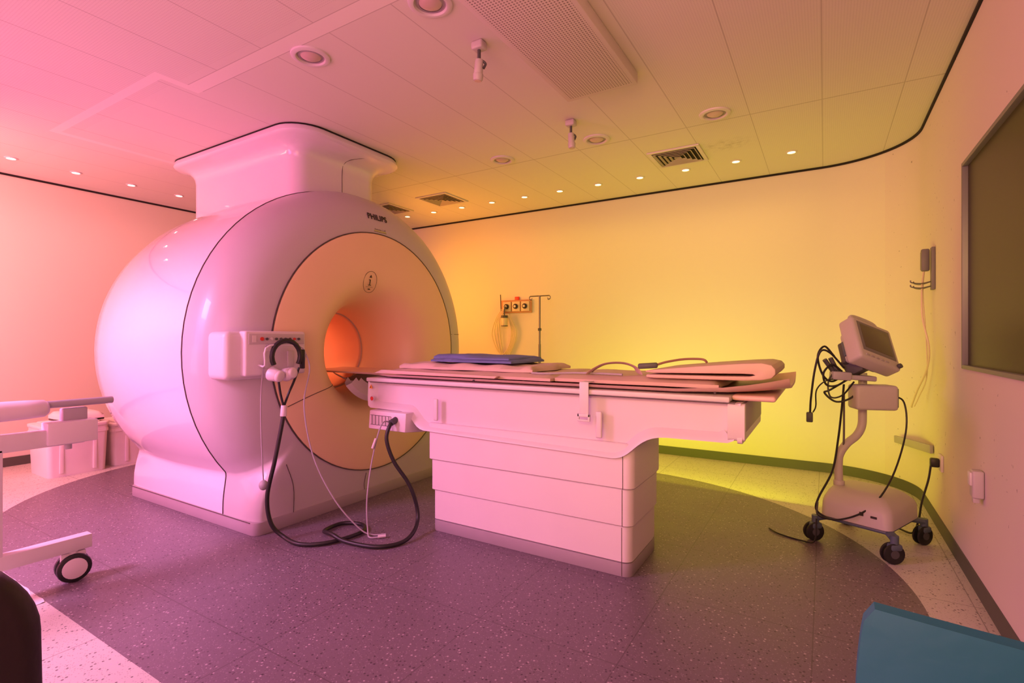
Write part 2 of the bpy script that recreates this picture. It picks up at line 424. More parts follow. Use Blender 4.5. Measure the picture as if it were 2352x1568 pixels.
mb.obj('emblem_ring',m_ink,G)
mb=MB()
mb.box((.004,0,-.002),(.002,.007,.040),0,M=eb); mb.box((.004,0,-.024),(.002,.028,.005),0,M=eb); mb.box((.004,-.006,.017),(.002,.014,.005),0,M=eb)
mb.extr([(-.012,.034),(.012,.034),(0,.055)],'YZ',.003,.005,M=eb)
mb.box((.004,0,-.055),(.002,.022,.009),0,M=eb)
for k in range(9): mb.box((.004,-.03+.0075*k,-.038),(.002,.003,.003),0,M=eb)
mb.obj('information_emblem',m_ink,G)
def rr3(x0,x1,y0,y1,r,z): return [Vector((a,b,z)) for a,b in rrect(x0,x1,y0,y1,r,8)]
mb=MB(); rg=[]
for z,o,r in [(2.1,0,.12),(2.36,0,.12),(2.58,.0,.12),(2.62,.008,.125),(2.65,.028,.14),(2.675,.065,.17),(2.693,.12,.20),(2.703,.175,.22),(2.710,.205,.23),(2.722,.22,.24),(2.745,.215,.24),(2.768,.20,.23)]:
    rg.append(rr3(-4.88-o*.70,-3.38+o*1.0,2.43-o*.72,3.25+o*.75,r,z))
mb.loft(rg); mb.obj('service_duct',m_shell,G,50)
mb=MB(); mb.tube([(-3.377,2.86,2.33),(-3.377,2.86,2.58),(-3.36,2.865,2.64),(-3.31,2.90,2.675),(-3.22,3.0,2.705)],.002,6,5); mb.obj('duct_seam',m_seam,G)
rg=[rr3(-4.88-.145,-3.38+.21,2.43-.15,3.25+.155,.24,z) for z in (2.758,2.7695)]
MB().loft(rg).obj('duct_gasket',m_gap,G)
mb=MB(); mb.b2(-3.10,-2.90,1.63,2.08,.965,1.25,.035,3); mb.obj('control_panel',m_white,G)
mb=MB(); mb.b2(-2.93,-2.855,1.72,2.125,.985,1.252,.015,3); C2=mb.obj('control_panel_face',m_white,G)
mb=MB(); mb.b2(-2.856,-2.85,1.74,2.11,1.175,1.235,.002); mb.obj('button_strip',mat('strip_grey',(.5,.45,.47),.4),G)
mb=MB(); mb.b2(-2.851,-2.848,1.76,1.785,1.185,1.225,0); mb.obj('key_switch',m_white,G)
cols=[m_red,m_dkgrey,m_white,m_dkgrey,m_dkgrey,m_steelblue,m_dkgrey,m_red,m_dkgrey]
for k,mm in enumerate(cols):
    y=1.82+k*.031
    MB().cyl((-2.852,y,1.205),(-2.843,y,1.205),.011 if k==0 else .008,n=16).obj('button',mm,G)
mb=MB(); mb.tube([(-2.85,1.80,1.05),(-2.79,1.80,1.05),(-2.78,1.80,1.15),(-2.78,1.90,1.17),(-2.78,2.05,1.15),(-2.79,2.06,1.05),(-2.85,2.06,1.05)],.006,8,3)
mb.obj('headset_hanger',m_trimw,G)
for y in (1.85,2.01): MB().b2(-2.856,-2.846,y-.02,y+.02,1.03,1.13,.003).obj('hook_plate',m_trimw,G)

hs=empty('headset',(-2.79,1.94,1.0),'black padded headset with white ear cups hanging on panel','headset')
mb=MB(); pts=[]
for k in range(17):
    a=math.radians(-30+240*k/16); pts.append((-2.775,1.93+.095*math.cos(a),1.10+.095*math.sin(a)))
mb.tube(pts,.015,10,1); mb.obj('headband',m_black,hs)
mb=MB(); mb.cyl((-2.81,1.845,1.0),(-2.75,1.865,.985),.042,.036,bev=.01); mb.obj('ear_cup',m_white,hs)
mb=MB(); mb.cyl((-2.80,1.935,.985),(-2.74,1.945,1.0),.042,.036,bev=.01); mb.obj('ear_cup',m_white,hs)
MB().cyl((-2.755,1.865,.985),(-2.735,1.87,.98),.038,.03,bev=.006).obj('ear_cushion',m_white,hs); MB().cyl((-2.745,1.945,1.0),(-2.725,1.95,1.0),.038,.03,bev=.006).obj('ear_cushion',m_white,hs)
mb=MB(); mb.b2(-2.79,-2.765,2.03,2.055,1.02,1.14,.006); mb.obj('band_slider',m_black,hs)
hz=.016
mb=MB(); mb.tube([(-2.75,1.895,.80),(-2.75,1.89,.733),(-2.77,1.85,.486),(-2.805,1.825,.276),(-2.797,1.842,.118),(-2.745,1.885,.035),(-2.59,1.893,hz),(-2.467,2.006,hz),(-2.434,2.208,hz),(-2.53,2.30,hz),(-2.655,2.25,hz),(-2.64,2.10,.02),(-2.50,2.04,.045),(-2.38,2.05,.02),(-2.176,2.103,hz),(-2.107,2.26,.02),(-2.165,2.42,.09),(-2.21,2.405,.275),(-2.297,2.348,.438),(-2.336,2.323,.574),(-2.335,2.35,.66),(-2.335,2.39,.68)],.012,12,8)
ho=mb.obj('hose',m_black,None,label='thick black rubber hose looping on the floor',category='hose')
mb=MB(); mb.tube([(-2.75,1.895,.80),(-2.752,1.875,.88),(-2.75,1.86,.965)],.007,8,5);mb.obj('branch_tube',m_black,ho)
mb=MB(); mb.tube([(-2.75,1.895,.80),(-2.745,1.925,.88),(-2.75,1.96,.94),(-2.75,2.0,1.03)],.007,8,5); mb.obj('branch_tube',m_black,ho)
mb=MB(); mb.cyl((-2.75,1.893,.745),(-2.75,1.896,.81),.019,.016,bev=.003); mb.obj('connector_sleeve',m_white,ho)
mb=MB(); mb.cyl((-2.335,2.36,.675),(-2.335,2.405,.69),.02); mb.obj('plug',m_dkgrey,ho)
ca=MB().tube([(-2.80,2.07,1.14),(-2.73,2.06,1.02),(-2.69,1.99,.80),(-2.64,2.02,.488),(-2.53,2.09,.225),(-2.42,2.18,.05),(-2.36,2.23,.008),(-2.30,2.28,.008)],.0045,8,8).obj('cable',m_greycab,None,label='thin grey cable draped from panel to floor',category='cable')
ca=MB().tube([(-2.82,1.84,1.17),(-2.83,1.83,1.15),(-2.85,1.82,.95),(-2.86,1.82,.76),(-2.855,1.825,.5),(-2.85,1.83,.36)],.004,8,8).obj('cable',m_greycab,None,label='thin grey cable hanging with a squeeze bulb',category='cable')
MB().sph((-2.85,1.83,.335),.026,(1,1,1.15)).obj('squeeze_bulb',m_greycab,ca)
ca=MB().tube([(-2.38,2.40,.675),(-2.39,2.33,.66),(-2.42,2.28,.438),(-2.41,2.23,.209),(-2.38,2.21,.03),(-2.34,2.19,.008),(-2.30,2.22,.008)],.0045,8,8).obj('cable',m_greycab,None,label='grey cable from connector box down to floor',category='cable')
MB().cyl((-2.415,2.28,.52),(-2.405,2.30,.58),.008).obj('connector_sleeve',m_white,ca); MB().cyl((-2.30,2.215,.012),(-2.27,2.25,.012),.009).obj('connector_sleeve',m_white,ca)

# ------------------------------------------------------------------ patient table
T=empty('patient_table',(-1.5,CY,0),'white height-adjustable scanner table on tiered pedestal','medical table')
MB().extr(rrect(-2.11,-.83,2.50,3.18,[.30,.05,.03,.045],10),'XY',0,.068,.003).obj('plinth',m_plinth,T)
for z0,z1,o in ((.07,.255,0.0),(.257,.447,.012),(.449,.68,.024)):
    mb=MB(); rg=[]
    for z,ins in ((z0,.010),(z0+.006,0),(z1-.004,0),(z1,.006)):
        rg.append([Vector((a,b,z)) for a,b in rrect(-2.11-o+ins,-.83+o*.8-ins,2.50-o+ins,3.18+o-ins,[.30,.05,.03,.045],10)])
    mb.loft(rg); mb.obj('pedestal_tier',m_tier,T,25)
for pts in ([(-.862,2.4745,.64),(-.862,2.4745,.45)],[(-.87,2.4865,.445),(-.87,2.4865,.26)],[(-.876,2.499,.25),(-.876,2.499,.005)]):
    MB().tube(pts,.0015,6,0).obj('tier_seam',m_seam,T)
def bz(p0,p1,p2,p3,n=8):
    return [tuple(Vector(p0)*(1-s)**3+Vector(p1)*3*s*(1-s)**2+Vector(p2)*3*s*s*(1-s)+Vector(p3)*s**3) for s in [k/n for k in range(n+1)]]
hp=[(-2.64,.918),(-2.645,.80),(-2.64,.755),(-2.62,.742),(-2.38,.738)]+bz((-2.34,.738),(-2.25,.738),(-2.24,.635),(-2.15,.630))+bz((-.92,.605),(-.80,.605),(-.80,.732),(-.64,.735),12)+[(-.37,.738),(-.345,.75),(-.335,.78),(-.315,.918)]
mb=MB(); n=len(hp)
def hullring(y,ins): 
    cx=-1.46; return [Vector((cx+(x-cx)*(1-ins/1.2),y,z+ (ins*.8 if z<.77 else (-ins*.2)))) for x,z in hp]
mb.loft([hullring(2.50,.05),hullring(2.472,.025),hullring(2.458,.008),hullring(2.455,0),hullring(3.225,0),hullring(3.222,.008),hullring(3.208,.025),hullring(3.18,.05)])
mb.obj('table_body',m_white,T,40)
mb=MB(); mb.b2(-2.645,-.36,2.44,3.24,.920,.945,.006); mb.obj('side_rail',m_trimw,T)
MB().b2(-2.63,-.34,2.46,3.22,.912,.921).obj('rail_gap',m_seam,T)
MB().b2(-.37,-.302,2.50,3.18,.775,.915,.012).obj('end_recess',m_plinth,T)
mb=MB(); mb.loft([[Vector((-.33+dx,y,z)) for y,z in rrect(2.452,3.228,.738,.775,.015,3)] for dx in (0,.02)]); 
mb.loft([[Vector((-.37,y,z)) for y,z in rrect(2.452,2.50,.75,.915,.015,3)],[Vector((-.30,y,z)) for y,z in rrect(2.455,2.50,.75,.915,.015,3)]])
mb.obj('end_frame',m_white,T)
mb=MB()
xs=[-3.62,-3.6,-3.3,-3.0,-2.8,-2.68,-2.58,-2.45,-2.2,-1.8,-1.4,-1.0,-.6,-.38,-.28,-.21,-.16,-.13]
def hwf(x):
    if x<-2.8: return .225
    if x<-2.45: 
        t=(x+2.8)/.35; return .225+(.405-.225)*t*t*(3-2*t)
    if x>-.38: 
        t=(x+.38)/.25; return .405-.11*t*t
    return .405
rg=[]
for x in xs:
    w_=hwf(x); e=max(0,(x+.53)/.4); zz=.952+.028*e*e; up=.012+.03*e
    if x<-2.6: up=.004
    top=[(t,zz+.008+up*abs(t)**5) for t in [-1+.1*k for k in range(21)]]
    bot=[(t*.96,zz-.004+up*.8*abs(t)**5) for t in [1-.1*k for k in range(21)]]
    rg.append([Vector((x,CY+t*w_,z)) for t,z in top+bot])
mb.loft(rg); mb.obj('tray',m_tray,T,50)
MB().b2(-.36,-.18,2.50,3.18,.925,.950,.012,3).obj('tray_end_grip',m_tray,T)
for x in (-2.05,-.98):
    mb=MB(); mb.b2(x-.017,x+.017,2.446,2.462,.70,.835,.016,4); mb.obj('release_lever',m_white,T)
mb=MB(); mb.extr([(-2.628,.872),(-2.598,.872),(-2.613,.898)],'XZ',2.452,2.456); mb.obj('warning_sticker',m_orange,T)
MB().extr([(-2.617,.877),(-2.609,.877),(-2.613,.890)],'XZ',2.4505,2.453).obj('warning_symbol',m_ink,T)
mb=MB(); mb.cyl((-2.60,2.449,.805),(-2.60,2.457,.805),.013); mb.obj('stop_button',m_red,T)
mb=MB(); mb.lathe([(.019,2.449),(.019,2.455),(.015,2.455),(.015,2.449),(.019,2.449)],(-2.60,0,.805),'Y',24); mb.obj('button_ring',m_trimw,T)
for x in (-1.75,-.42): MB().cyl((x,2.431,.962),(x,2.440,.962),.005,n=10).obj('rivet',m_ink,T)
mb=MB()
mb.b2(-1.075,-1.025,2.425,2.429,.815,.980,.001); mb.b2(-1.075,-1.025,2.427,2.50,.979,.984,.001); mb.obj('strap',m_trimw,T)
mb=MB(); mb.b2(-1.085,-1.015,2.418,2.428,.805,.822,.003); mb.b2(-1.085,-1.073,2.418,2.428,.79,.822,.003); mb.b2(-1.027,-1.015,2.418,2.428,.79,.822,.003); mb.b2(-1.085,-1.015,2.418,2.428,.783,.793,.003); mb.obj('strap_buckle',m_trimw,T)
q=[(2.405,.735),(2.395,.615),(2.62,.59),(2.66,.74)]
mb=MB(); mb.extr(q,'YZ',-2.575,-2.25,.008); cb=mb.obj('connector_box',m_white,T)
mb=MB(); mb.box((-2.465,2.399,.675),(.18,.004,.06),.001); mb.obj('socket_plate',mat('socket_plate_grey',(.55,.5,.5),.5),T)
mb=MB(); 
for k in range(6): mb.box((-2.54+k*.030,2.396,.675),(.002,.003,.058))
mb.box((-2.465,2.396,.706),(.18,.003,.002)); mb.box((-2.465,2.396,.644),(.18,.003,.002)); mb.obj('socket_outline',m_ink,T)

def softslab(name,x0,x1,y0,y1,z0,z1,m,amp,seed,label,cat,nx=40,ny=14,taper=None,parent=None,rz=0):
    rnd=random.Random(seed); ph=[rnd.uniform(0,6) for _ in range(8)]
    b=bmesh.new()
    def top(u,v):
        x=x0+(x1-x0)*u; y=y0+(y1-y0)*v
        ed=min(u,1-u)*(x1-x0); ev=min(v,1-v)*(y1-y0); e=min(1,min(ed,ev)/.035); e=math.sqrt(max(0,1-(1-e)**2))
        h=(z1-z0)*(.45+.55*e)
        h+=amp*e*(math.sin(9*x+ph[0])*math.sin(7*y+ph[1])+.6*math.sin(23*x+ph[2]+5*y)+.4*math.sin(31*y+ph[3]+8*x))/2
        if taper: h*=taper(u)
        jx=amp*.8*math.sin(19*y+ph[4]) if (u<.02 or u>.98) else 0
        jy=amp*.8*math.sin(13*x+ph[5]) if (v<.02 or v>.98) else 0
        return Vector((x+jx,y+jy,z0+max(h,.003)))
    Tv=[[b.verts.new(top(i/nx,j/ny)) for j in range(ny+1)] for i in range(nx+1)]
    Bv=[[b.verts.new((Tv[i][j].co.x,Tv[i][j].co.y,z0)) for j in range(ny+1)] for i in range(nx+1)]
    for i in range(nx):
        for j in range(ny):
            b.faces.new((Tv[i][j],Tv[i+1][j],Tv[i+1][j+1],Tv[i][j+1])); b.faces.new((Bv[i][j],Bv[i][j+1],Bv[i+1][j+1],Bv[i+1][j]))
    for i in range(nx):
        b.faces.new((Tv[i][0],Bv[i][0],Bv[i+1][0],Tv[i+1][0])); b.faces.new((Tv[i][ny],Tv[i+1][ny],Bv[i+1][ny],Bv[i][ny]))
    for j in range(ny):
        b.faces.new((Tv[0][j],Tv[0][j+1],Bv[0][j+1],Bv[0][j])); b.faces.new((Tv[nx][j],Bv[nx][j],Bv[nx][j+1],Tv[nx][j+1]))
    if rz:
        c=Vector(((x0+x1)/2,(y0+y1)/2,0)); bmesh.ops.transform(b,matrix=Matrix.Translation(c)@Matrix.Rotation(rz,4,'Z')@Matrix.Translation(-c),verts=b.verts)
    mb=MB(); mb.merge(b)
    if parent: return mb.obj(name,m,parent,60)
    return mb.obj(name,m,None,60,label=label,category=cat)
mt=softslab('mattress',-2.5,-1.28,2.50,3.18,.972,1.006,m_pad,.006,1,'thin beige vinyl mattress lying on the scanner table','mattress')
softslab('mattress',-1.27,-.42,2.53,3.15,.972,1.010,m_pad,.005,2,'beige vinyl mattress section beside the folded pad','mattress')
softslab('bed_sheet',-2.46,-1.45,2.56,3.12,1.010,1.044,m_sheet,.016,3,'crumpled beige sheet bunched on the mattress','sheet',56,20,rz=.02)
sb=MB(); sb.extr([(-2.60,.975),(-2.56,.975),(-1.62,.975),(-1.60,.990),(-2.48,1.0),(-2.52,1.0)],'XZ',2.455,2.495,.005)
sb.obj('positioning_bar',m_sheet,None,label='long cream foam bar along the table edge',category='positioning aid')
fp=[(-.74,.985),(-.70,.982),(-.30,.985),(-.22,.99),(-.18,1.000),(-.165,1.018),(-.165,1.040),(-.18,1.058),(-.22,1.066),(-.30,1.062),(-.50,1.044),(-.68,1.025),(-.74,1.018),(-.745,1.011),(-.70,1.007),(-.30,1.016),(-.255,1.015),(-.245,1.010),(-.27,1.004),(-.40,1.001),(-.70,.999),(-.74,.998)]
MB().extr([(x-.020,z+.029) for x,z in fp],'XZ',2.53,3.15,.003,2).obj('folded_pad',m_pad,None,60,label='thick beige vinyl pad folded over at the table end',category='mattress')
bl=softslab('blanket',-2.25,-1.60,2.64,3.04,1.055,1.080,m_blue,.006,5,'folded blue cotton blanket on the beige sheet','blanket',rz=-.03)
softslab('fold_layer',-2.24,-1.63,2.655,3.03,1.074,1.104,m_blue,.008,6,'','',taper=lambda u:1-.35*u,parent=bl,rz=-.05)
MB().tube([(-1.10,2.60,1.015),(-1.06,2.60,1.045),(-1.0,2.61,1.072),(-.92,2.64,1.076),(-.86,2.66,1.055),(-.84,2.68,1.020)],.040,12,6,flat=(.10,1)).obj('fabric_strap',m_sheet,None,label='beige fabric strap arched over the mattress',category='strap')
MB().tube([(-1.43,2.56,1.010),(-1.33,2.56,1.010),(-1.2,2.60,1.016),(-1.05,2.60,1.018),(-.9,2.58,1.018)],.006,8,6).obj('cable',m_greycab,None,label='pale cable lying along the mattress',category='cable')
sc=MB().box((-.79,2.66,1.064),(.10,.05,.028),.008,rot=rotm(0,-4,15)).obj('sensor_clip',m_dkgrey,None,label='small dark sensor clip with cable on the pad',category='sensor')
MB().tube([(-.745,2.67,1.07),(-.70,2.70,1.085),(-.63,2.75,1.098),(-.56,2.78,1.10),(-.53,2.78,1.095),(-.52,2.79,1.082)],.006,8,6).obj('sensor_cable',mat('brown_cable',(.30,.15,.12),.5),sc)

# ------------------------------------------------------------------ ceiling fixtures
def place(meshes,locs,label,cat,group,name):
    base=None
    for i,l in enumerate(locs):
        if base is None:
            root=bpy.data.objects.new(name,meshes[0][1]); kids=[bpy.data.objects.new(nm,me) for nm,me in meshes[1:]]
            base=(root,kids)
        else:
            root=base[0].copy(); kids=[k.copy() for k in base[1]]
        COL.objects.link(root); root.location=l
        root['label']=label; root['category']=cat; root['group']=group
        for k in kids: COL.objects.link(k); k.parent=root
def meshof(mb,m,ang=35):
    o=mb.obj('x',m,None,ang); me=o.data; bpy.data.objects.remove(o); return me
sm_ring=meshof(MB().lathe([(.030,0),(.045,0),(.045,-.004),(.032,-.008),(.030,0)],(0,0,0),'Z',24),m_trimw)
sm_l=meshof(MB().lathe([(0,-.0035),(.02,-.004),(.0305,-.001)],(0,0,0),'Z',20),m_lens)
sm_lp=meshof(MB().lathe([(0,-.0035),(.02,-.004),(.0305,-.001)],(0,0,0),'Z',20),m_lensp)
DL=[(-4.53+.4294*k,4.87,H) for k in range(11)]; DP=[(-6.0,1.52+.45*k,H) for k in range(4)]
place([('',sm_ring),('lamp_lens',sm_l)],DL,'small round recessed downlight glowing warm yellow','ceiling light','warm downlights beside the long wall','recessed_downlight')
place([('',sm_ring),('lamp_lens',sm_lp)],DP,'small round recessed downlight glowing pinkish white','ceiling light','pink downlights beside the side wall','recessed_downlight')
bg_ring=meshof(MB().lathe([(.072,-.002),(.078,-.012),(.09,-.014),(.103,-.008),(.105,0),(.072,0)],(0,0,0),'Z',40),m_trimw)
bg_in=meshof(MB().lathe([(.072,-.003),(.066,.0),(.062,-.001),(.055,-.006)],(0,0,0),'Z',40),m_plinth)
bg_lamp=meshof(MB().lathe([(0,-.018),(.02,-.017),(.04,-.012),(.054,-.004)],(0,0,0),'Z',32),m_lamp)
place([('',bg_ring),('reflector',bg_in),('lamp_glass',bg_lamp)],[(-2.43,1.84,H),(-1.57,1.84,H),(-.65,3.77,H),(-1.525,3.77,H),(-2.40,3.77,H),(-5.2,1.12,H)],'large round recessed ceiling light, switched off','ceiling light','large unlit round ceiling lights','recessed_ceiling_light')
def vent(c):
    x,y=c; s=.21
    fr_=MB(); 
    fr_.b2(x-s,x+s,y-s,y-s+.03,H-.012,H-.0005,.002); fr_.b2(x-s,x+s,y+s-.03,y+s,H-.012,H-.0005,.002); fr_.b2(x-s,x-s+.03,y-s+.03,y+s-.03,H-.012,H-.0005,.002); fr_.b2(x+s-.03,x+s,y-s+.03,y+s-.03,H-.012,H-.0005,.002)
    o=fr_.obj('air_vent',m_trimw,None,label='square louvred ceiling air vent with dusty slats',category='air vent',group='square ceiling air vents')
    MB().b2(x-s+.03,x+s-.03,y-s+.03,y+s-.03,H-.003,H-.0006).obj('vent_backing',m_gap,o)
    mb=MB()
    for k in range(5):
        a=.172-.036*k; i=a-.011
        rg=[[Vector((x+sx*r,y+sy*r,z)) for sx,sy in ((-1,-1),(1,-1),(1,1),(-1,1))] for r,z in ((a,H-.016),(i,H-.006),(i-.003,H-.007),(a-.004,H-.018),(a,H-.016))]
        mb.loft(rg,caps=False)
    mb.obj('vent_louvres',mat('louvre_grey',(.42,.36,.32),.5),o)
vent((-1.07,4.48)); vent((-3.65,4.48)); vent((-4.47,4.48))
o=MB().b2(-1.385,-.935,.9,2.95,2.70,H-.001,.006).obj('ceiling_panel_box',m_perf,None,label='long perforated metal box fixed under the ceiling',category='ceiling panel')
def spot(x,y,aim):
    o=MB().b2(x-.035,x+.035,y-.03,y+.03,H-.042,H-.001,.01,3).obj('spotlight',m_cart,None,label='white adjustable spotlight hanging from the ceiling',category='spotlight',group='adjustable ceiling spotlights')
    mb=MB(); mb.cyl((x,y,H-.10),(x,y,H-.04),.009); mb.tube([(x,y,H-.09),(x+.026,y+.02,H-.11),(x+.022,y+.01,H-.14)],.007,8,4); mb.obj('spotlight_arm',m_dkgrey,o)
    a=Vector((x,y,H-.10)); d=Vector(aim).normalized()
    mb=MB(); mb.cyl(a-d*.008,a+d*.07,.021,.024,bev=.005); mb.cyl(a+d*.065,a+d*.10,.028,.024,bev=.004)
    mb.obj('spotlight_head',m_cart,o)
    mb=MB(); mb.cyl(a+d*.098,a+d*.102,.018); mb.obj('spotlight_lens',m_lamp,o)
spot(-1.556,2.216,(-.12,.05,-1)); spot(-1.55,3.35,(.08,.0,-1))

# ------------------------------------------------------------------ back wall items
gp=MB().b2(-3.47,-3.03,5.415,5.439,1.53,1.69,.004).obj('gas_outlet_panel',m_wood,None,label='wooden medical gas outlet board mounted on wall',category='gas outlet')
for x in (-3.37,-3.24,-3.11):
    MB().b2(x-.055,x+.055,5.395,5.416,1.55,1.67,.004).obj('outlet_plate',m_tubeclr,gp)
    MB().cyl((x,5.398,1.61),(x,5.375,1.61),.032,bev=.004).obj('outlet_socket',m_black,gp)
    MB().cyl((x,5.378,1.61),(x,5.366,1.61),.014).obj('outlet_valve',m_trimw,gp)
MB().b2(-3.27,-3.21,5.42,5.439,1.69,1.73,.003).obj('outlet_tag',m_red,gp)
sj=MB().cyl((-3.37,5.34,1.37),(-3.37,5.34,1.47),.038,bev=.004).obj('suction_jar',m_tubeclr,None,label='small clear suction jar hanging under gas board',category='suction jar')
mb=MB(); mb.cyl((-3.37,5.34,1.47),(-3.37,5.34,1.50),.042,bev=.003); mb.tube([(-3.37,5.34,1.49),(-3.37,5.34,1.56),(-3.37,5.365,1.61)],.009,8,4); mb.cyl((-3.37,5.34,1.365),(-3.37,5.34,1.375),.042); mb.tube([(-3.43,5.36,1.56),(-3.44,5.36,1.76)],.006,8,0); mb.obj('jar_fitting',m_dkgrey,sj)
mb=MB(); pts=[]
for k in range(4):
    ox=-.02+k*.02
    mb.tube([(-3.40+ox,5.36,1.58),(-3.50+ox,5.37,1.45),(-3.55+ox*2,5.40,1.25),(-3.45+ox,5.40,1.02-.02*k),(-3.33+ox,5.40,1.10),(-3.28+ox,5.39,1.30),(-3.33,5.36,1.52)],.006,6,7)
mb.obj('tubing',m_tubeclr,sj)
iv=empty('iv_stand',(-2.72,5.05,0),'slim metal drip stand beside the wall','drip stand')
MB().cyl((-2.72,5.05,.08),(-2.72,5.05,1.15),.0145).obj('lower_pole',m_metal,iv)
MB().cyl((-2.72,5.05,1.15),(-2.72,5.05,1.69),.011).obj('upper_pole',m_metal,iv)
MB().cyl((-2.72,5.05,1.30),(-2.72,5.05,1.33),.02,bev=.004).obj('clamp_knob',m_dkgrey,iv)
mb=MB(); mb.cyl((-2.84,5.05,1.69),(-2.60,5.05,1.69),.007,n=10)
for s in (-1,1):
    x=-2.72+s*.12; mb.tube([(x,5.05,1.69),(x+s*.012,5.05,1.675),(x+s*.008,5.05,1.655),(x-s*.015,5.05,1.65),(x-s*.02,5.05,1.67)],.006,8,5)
mb.obj('hook_bar',m_metal,iv)
mb=MB()
for k in range(5):
    a=2*pi*k/5+.3; mb.tube([(-2.72,5.05,.10),(-2.72+.12*math.cos(a),5.05+.12*math.sin(a),.09),(-2.72+.24*math.cos(a),5.05+.24*math.sin(a),.055)],.012,8,4)
mb.obj('stand_base',m_metal,iv)
for k in range(5):
    a=2*pi*k/5+.3; c=Vector((-2.72+.24*math.cos(a),5.05+.24*math.sin(a),.025)); MB().cyl(c-Vector((.01,0,0)),c+Vector((.01,0,0)),.025,bev=.003).obj('wheel',m_black,iv)

# ------------------------------------------------------------------ right wall items
sh=MB().b2(.600,.619,4.30,4.36,1.53,1.81,.003).obj('wall_bracket',m_midgrey,None,label='grey wall rail holding sensor probes and tubes',category='wall bracket')
MB().b2(.555,.601,4.37,4.41,1.66,1.81,.010).obj('probe_handle',m_midgrey,sh); MB().b2(.560,.605,4.43,4.465,1.67,1.805,.010).obj('probe_handle',m_dkgrey,sh)
for z in (1.585,1.555): 
    MB().tube([(.60,4.33,z),(.55,4.34,z-.01),(.50,4.35,z),(.495,4.35,z+.015)],.004,8,4).obj('hook',m_metal,sh); MB().tube([(.60,4.36,z),(.56,4.42,z-.01),(.53,4.46,z),(.525,4.47,z+.015)],.004,8,4).obj('hook',m_metal,sh)
MB().tube([(.575,4.40,1.68),(.56,4.38,1.55),(.56,4.36,1.35),(.59,4.33,1.15),(.585,4.38,1.0),(.55,4.50,.85),(.53,4.58,.74),(.53,4.60,.72)],.006,8,7).obj('hanging_tube',m_tubeclr,sh)
MB().tube([(.58,4.45,1.68),(.57,4.42,1.5),(.585,4.40,1.2),(.59,4.42,.95),(.56,4.52,.80),(.54,4.56,.73)],.004,8,7).obj('hanging_tube',m_tubeclr,sh)
so=MB().b2(.577,.619,3.09,3.155,.475,.60,.008,3).obj('wall_outlet_box',m_cart,None,label='white surface mounted outlet box on wall',category='wall outlet')
mb=MB(); mb.b2(.568,.579,3.097,3.148,.53,.592,.006); mb.obj('outlet_lid',m_trimw,so)
mb=MB(); mb.b2(.582,.605,3.105,3.14,.452,.477,.003); mb.obj('conduit_stub',m_cart,so)
so=MB().b2(.606,.6195,4.03,4.13,.39,.49,.003).obj('power_socket',m_white,None,label='white power socket plate with black plug',category='power socket')
mb=MB(); mb.b2(.56,.607,4.06,4.105,.41,.465,.01); mb.obj('plug',m_black,so)
MB().tube([(.565,4.08,.42),(.55,4.06,.33),(.51,4.0,.2),(.49,3.96,.1),(.46,3.95,.02),(.40,4.02,.012)],.006,8,7).obj('power_cord',m_black,so)
cm=Matrix.Translation((.545,4.72,.440))@Vector((.12,-.74,.065)).to_track_quat('X','Z').to_matrix().to_4x4()
MB().box((0,0,0),(.76,.02,.055),.004,M=cm).obj('wall_conduit',m_greycab,None,label='pale plastic conduit strip fixed along curved wall',category='conduit')

# ------------------------------------------------------------------ monitor cart
K=empty('patient_monitor_cart',(.226,3.70,0),'white wheeled cart carrying a tilted patient monitor','medical cart')
KM=Matrix.Translation((.226,3.70,0))@Matrix.Rotation(math.radians(-23.3),4,'Z')
mb=MB(); rg=[]
for z,hx,hy,r,ox in ((.150,.172,.208,.03,0),(.158,.182,.218,.04,0),(.235,.180,.215,.045,0),(.262,.172,.205,.045,-.004),(.300,.140,.165,.04,-.025),(.318,.115,.13,.035,-.04),(.324,.09,.10,.03,-.05)):
    rg.append([Vector((a,b,z)) for a,b in rrect(-hx+ox,hx+ox*.3,-hy,hy,r,6)])
mb.loft(rg,M=KM); mb.obj('base_cover',m_cart,K,40)
mb=MB()
for sx,sy in ((-1,-1),(1,-1),(1,1),(-1,1)):
    mb.tube([(sx*.08,sy*.1,.145),(sx*.15,sy*.17,.145),(sx*.195,sy*.22,.135)],.026,8,4,M=KM,flat=(.7,1))
mb.b2(-.168,.168,-.208,.208,.132,.156,.012,M=KM); mb.obj('base_frame',m_steelblue,K)
for sx,sy in ((-1,-1),(1,-1),(1,1),(-1,1)):
    C=KM@Vector((sx*.20,sy*.225,0)); a=random.uniform(-.5,.5)+.9; Wm=Matrix.Translation(C)@Matrix.Rotation(a,4,'Z')
    mb=MB(); mb.cyl((0,0,.10),(0,0,.15),.02,M=Wm); mb.b2(-.035,.03,-.026,.026,.072,.108,.012,M=Wm); fk=mb.obj('caster_fork',m_steelblue,K)
    for yy in (-.015,.015): MB().cyl((-.012,yy-.007,.055),(-.012,yy+.007,.055),.055,bev=.006,M=Wm).obj('caster_wheel',m_black,K)
    mb=MB(); mb.cyl((-.012,-.0245,.055),(-.012,.0245,.055),.022,M=Wm); mb.obj('wheel_hub',m_dkgrey,K)
mb=MB(); mb.tube([(.075,3.69,.30),(.072,3.685,.45),(.080,3.69,.51),(.115,3.71,.57),(.165,3.735,.62),(.192,3.75,.68),(.196,3.75,.78),(.197,3.75,1.0)],.023,14,6); mb.obj('pole',m_cart,K)
mb=MB(); mb.cyl((.075,3.69,.315),(.075,3.69,.35),.03,bev=.005); mb.obj('pole_collar',m_cart,K)
B2=Matrix.Translation((.235,3.71,.862))@Matrix.Rotation(math.radians(20),4,'Z')
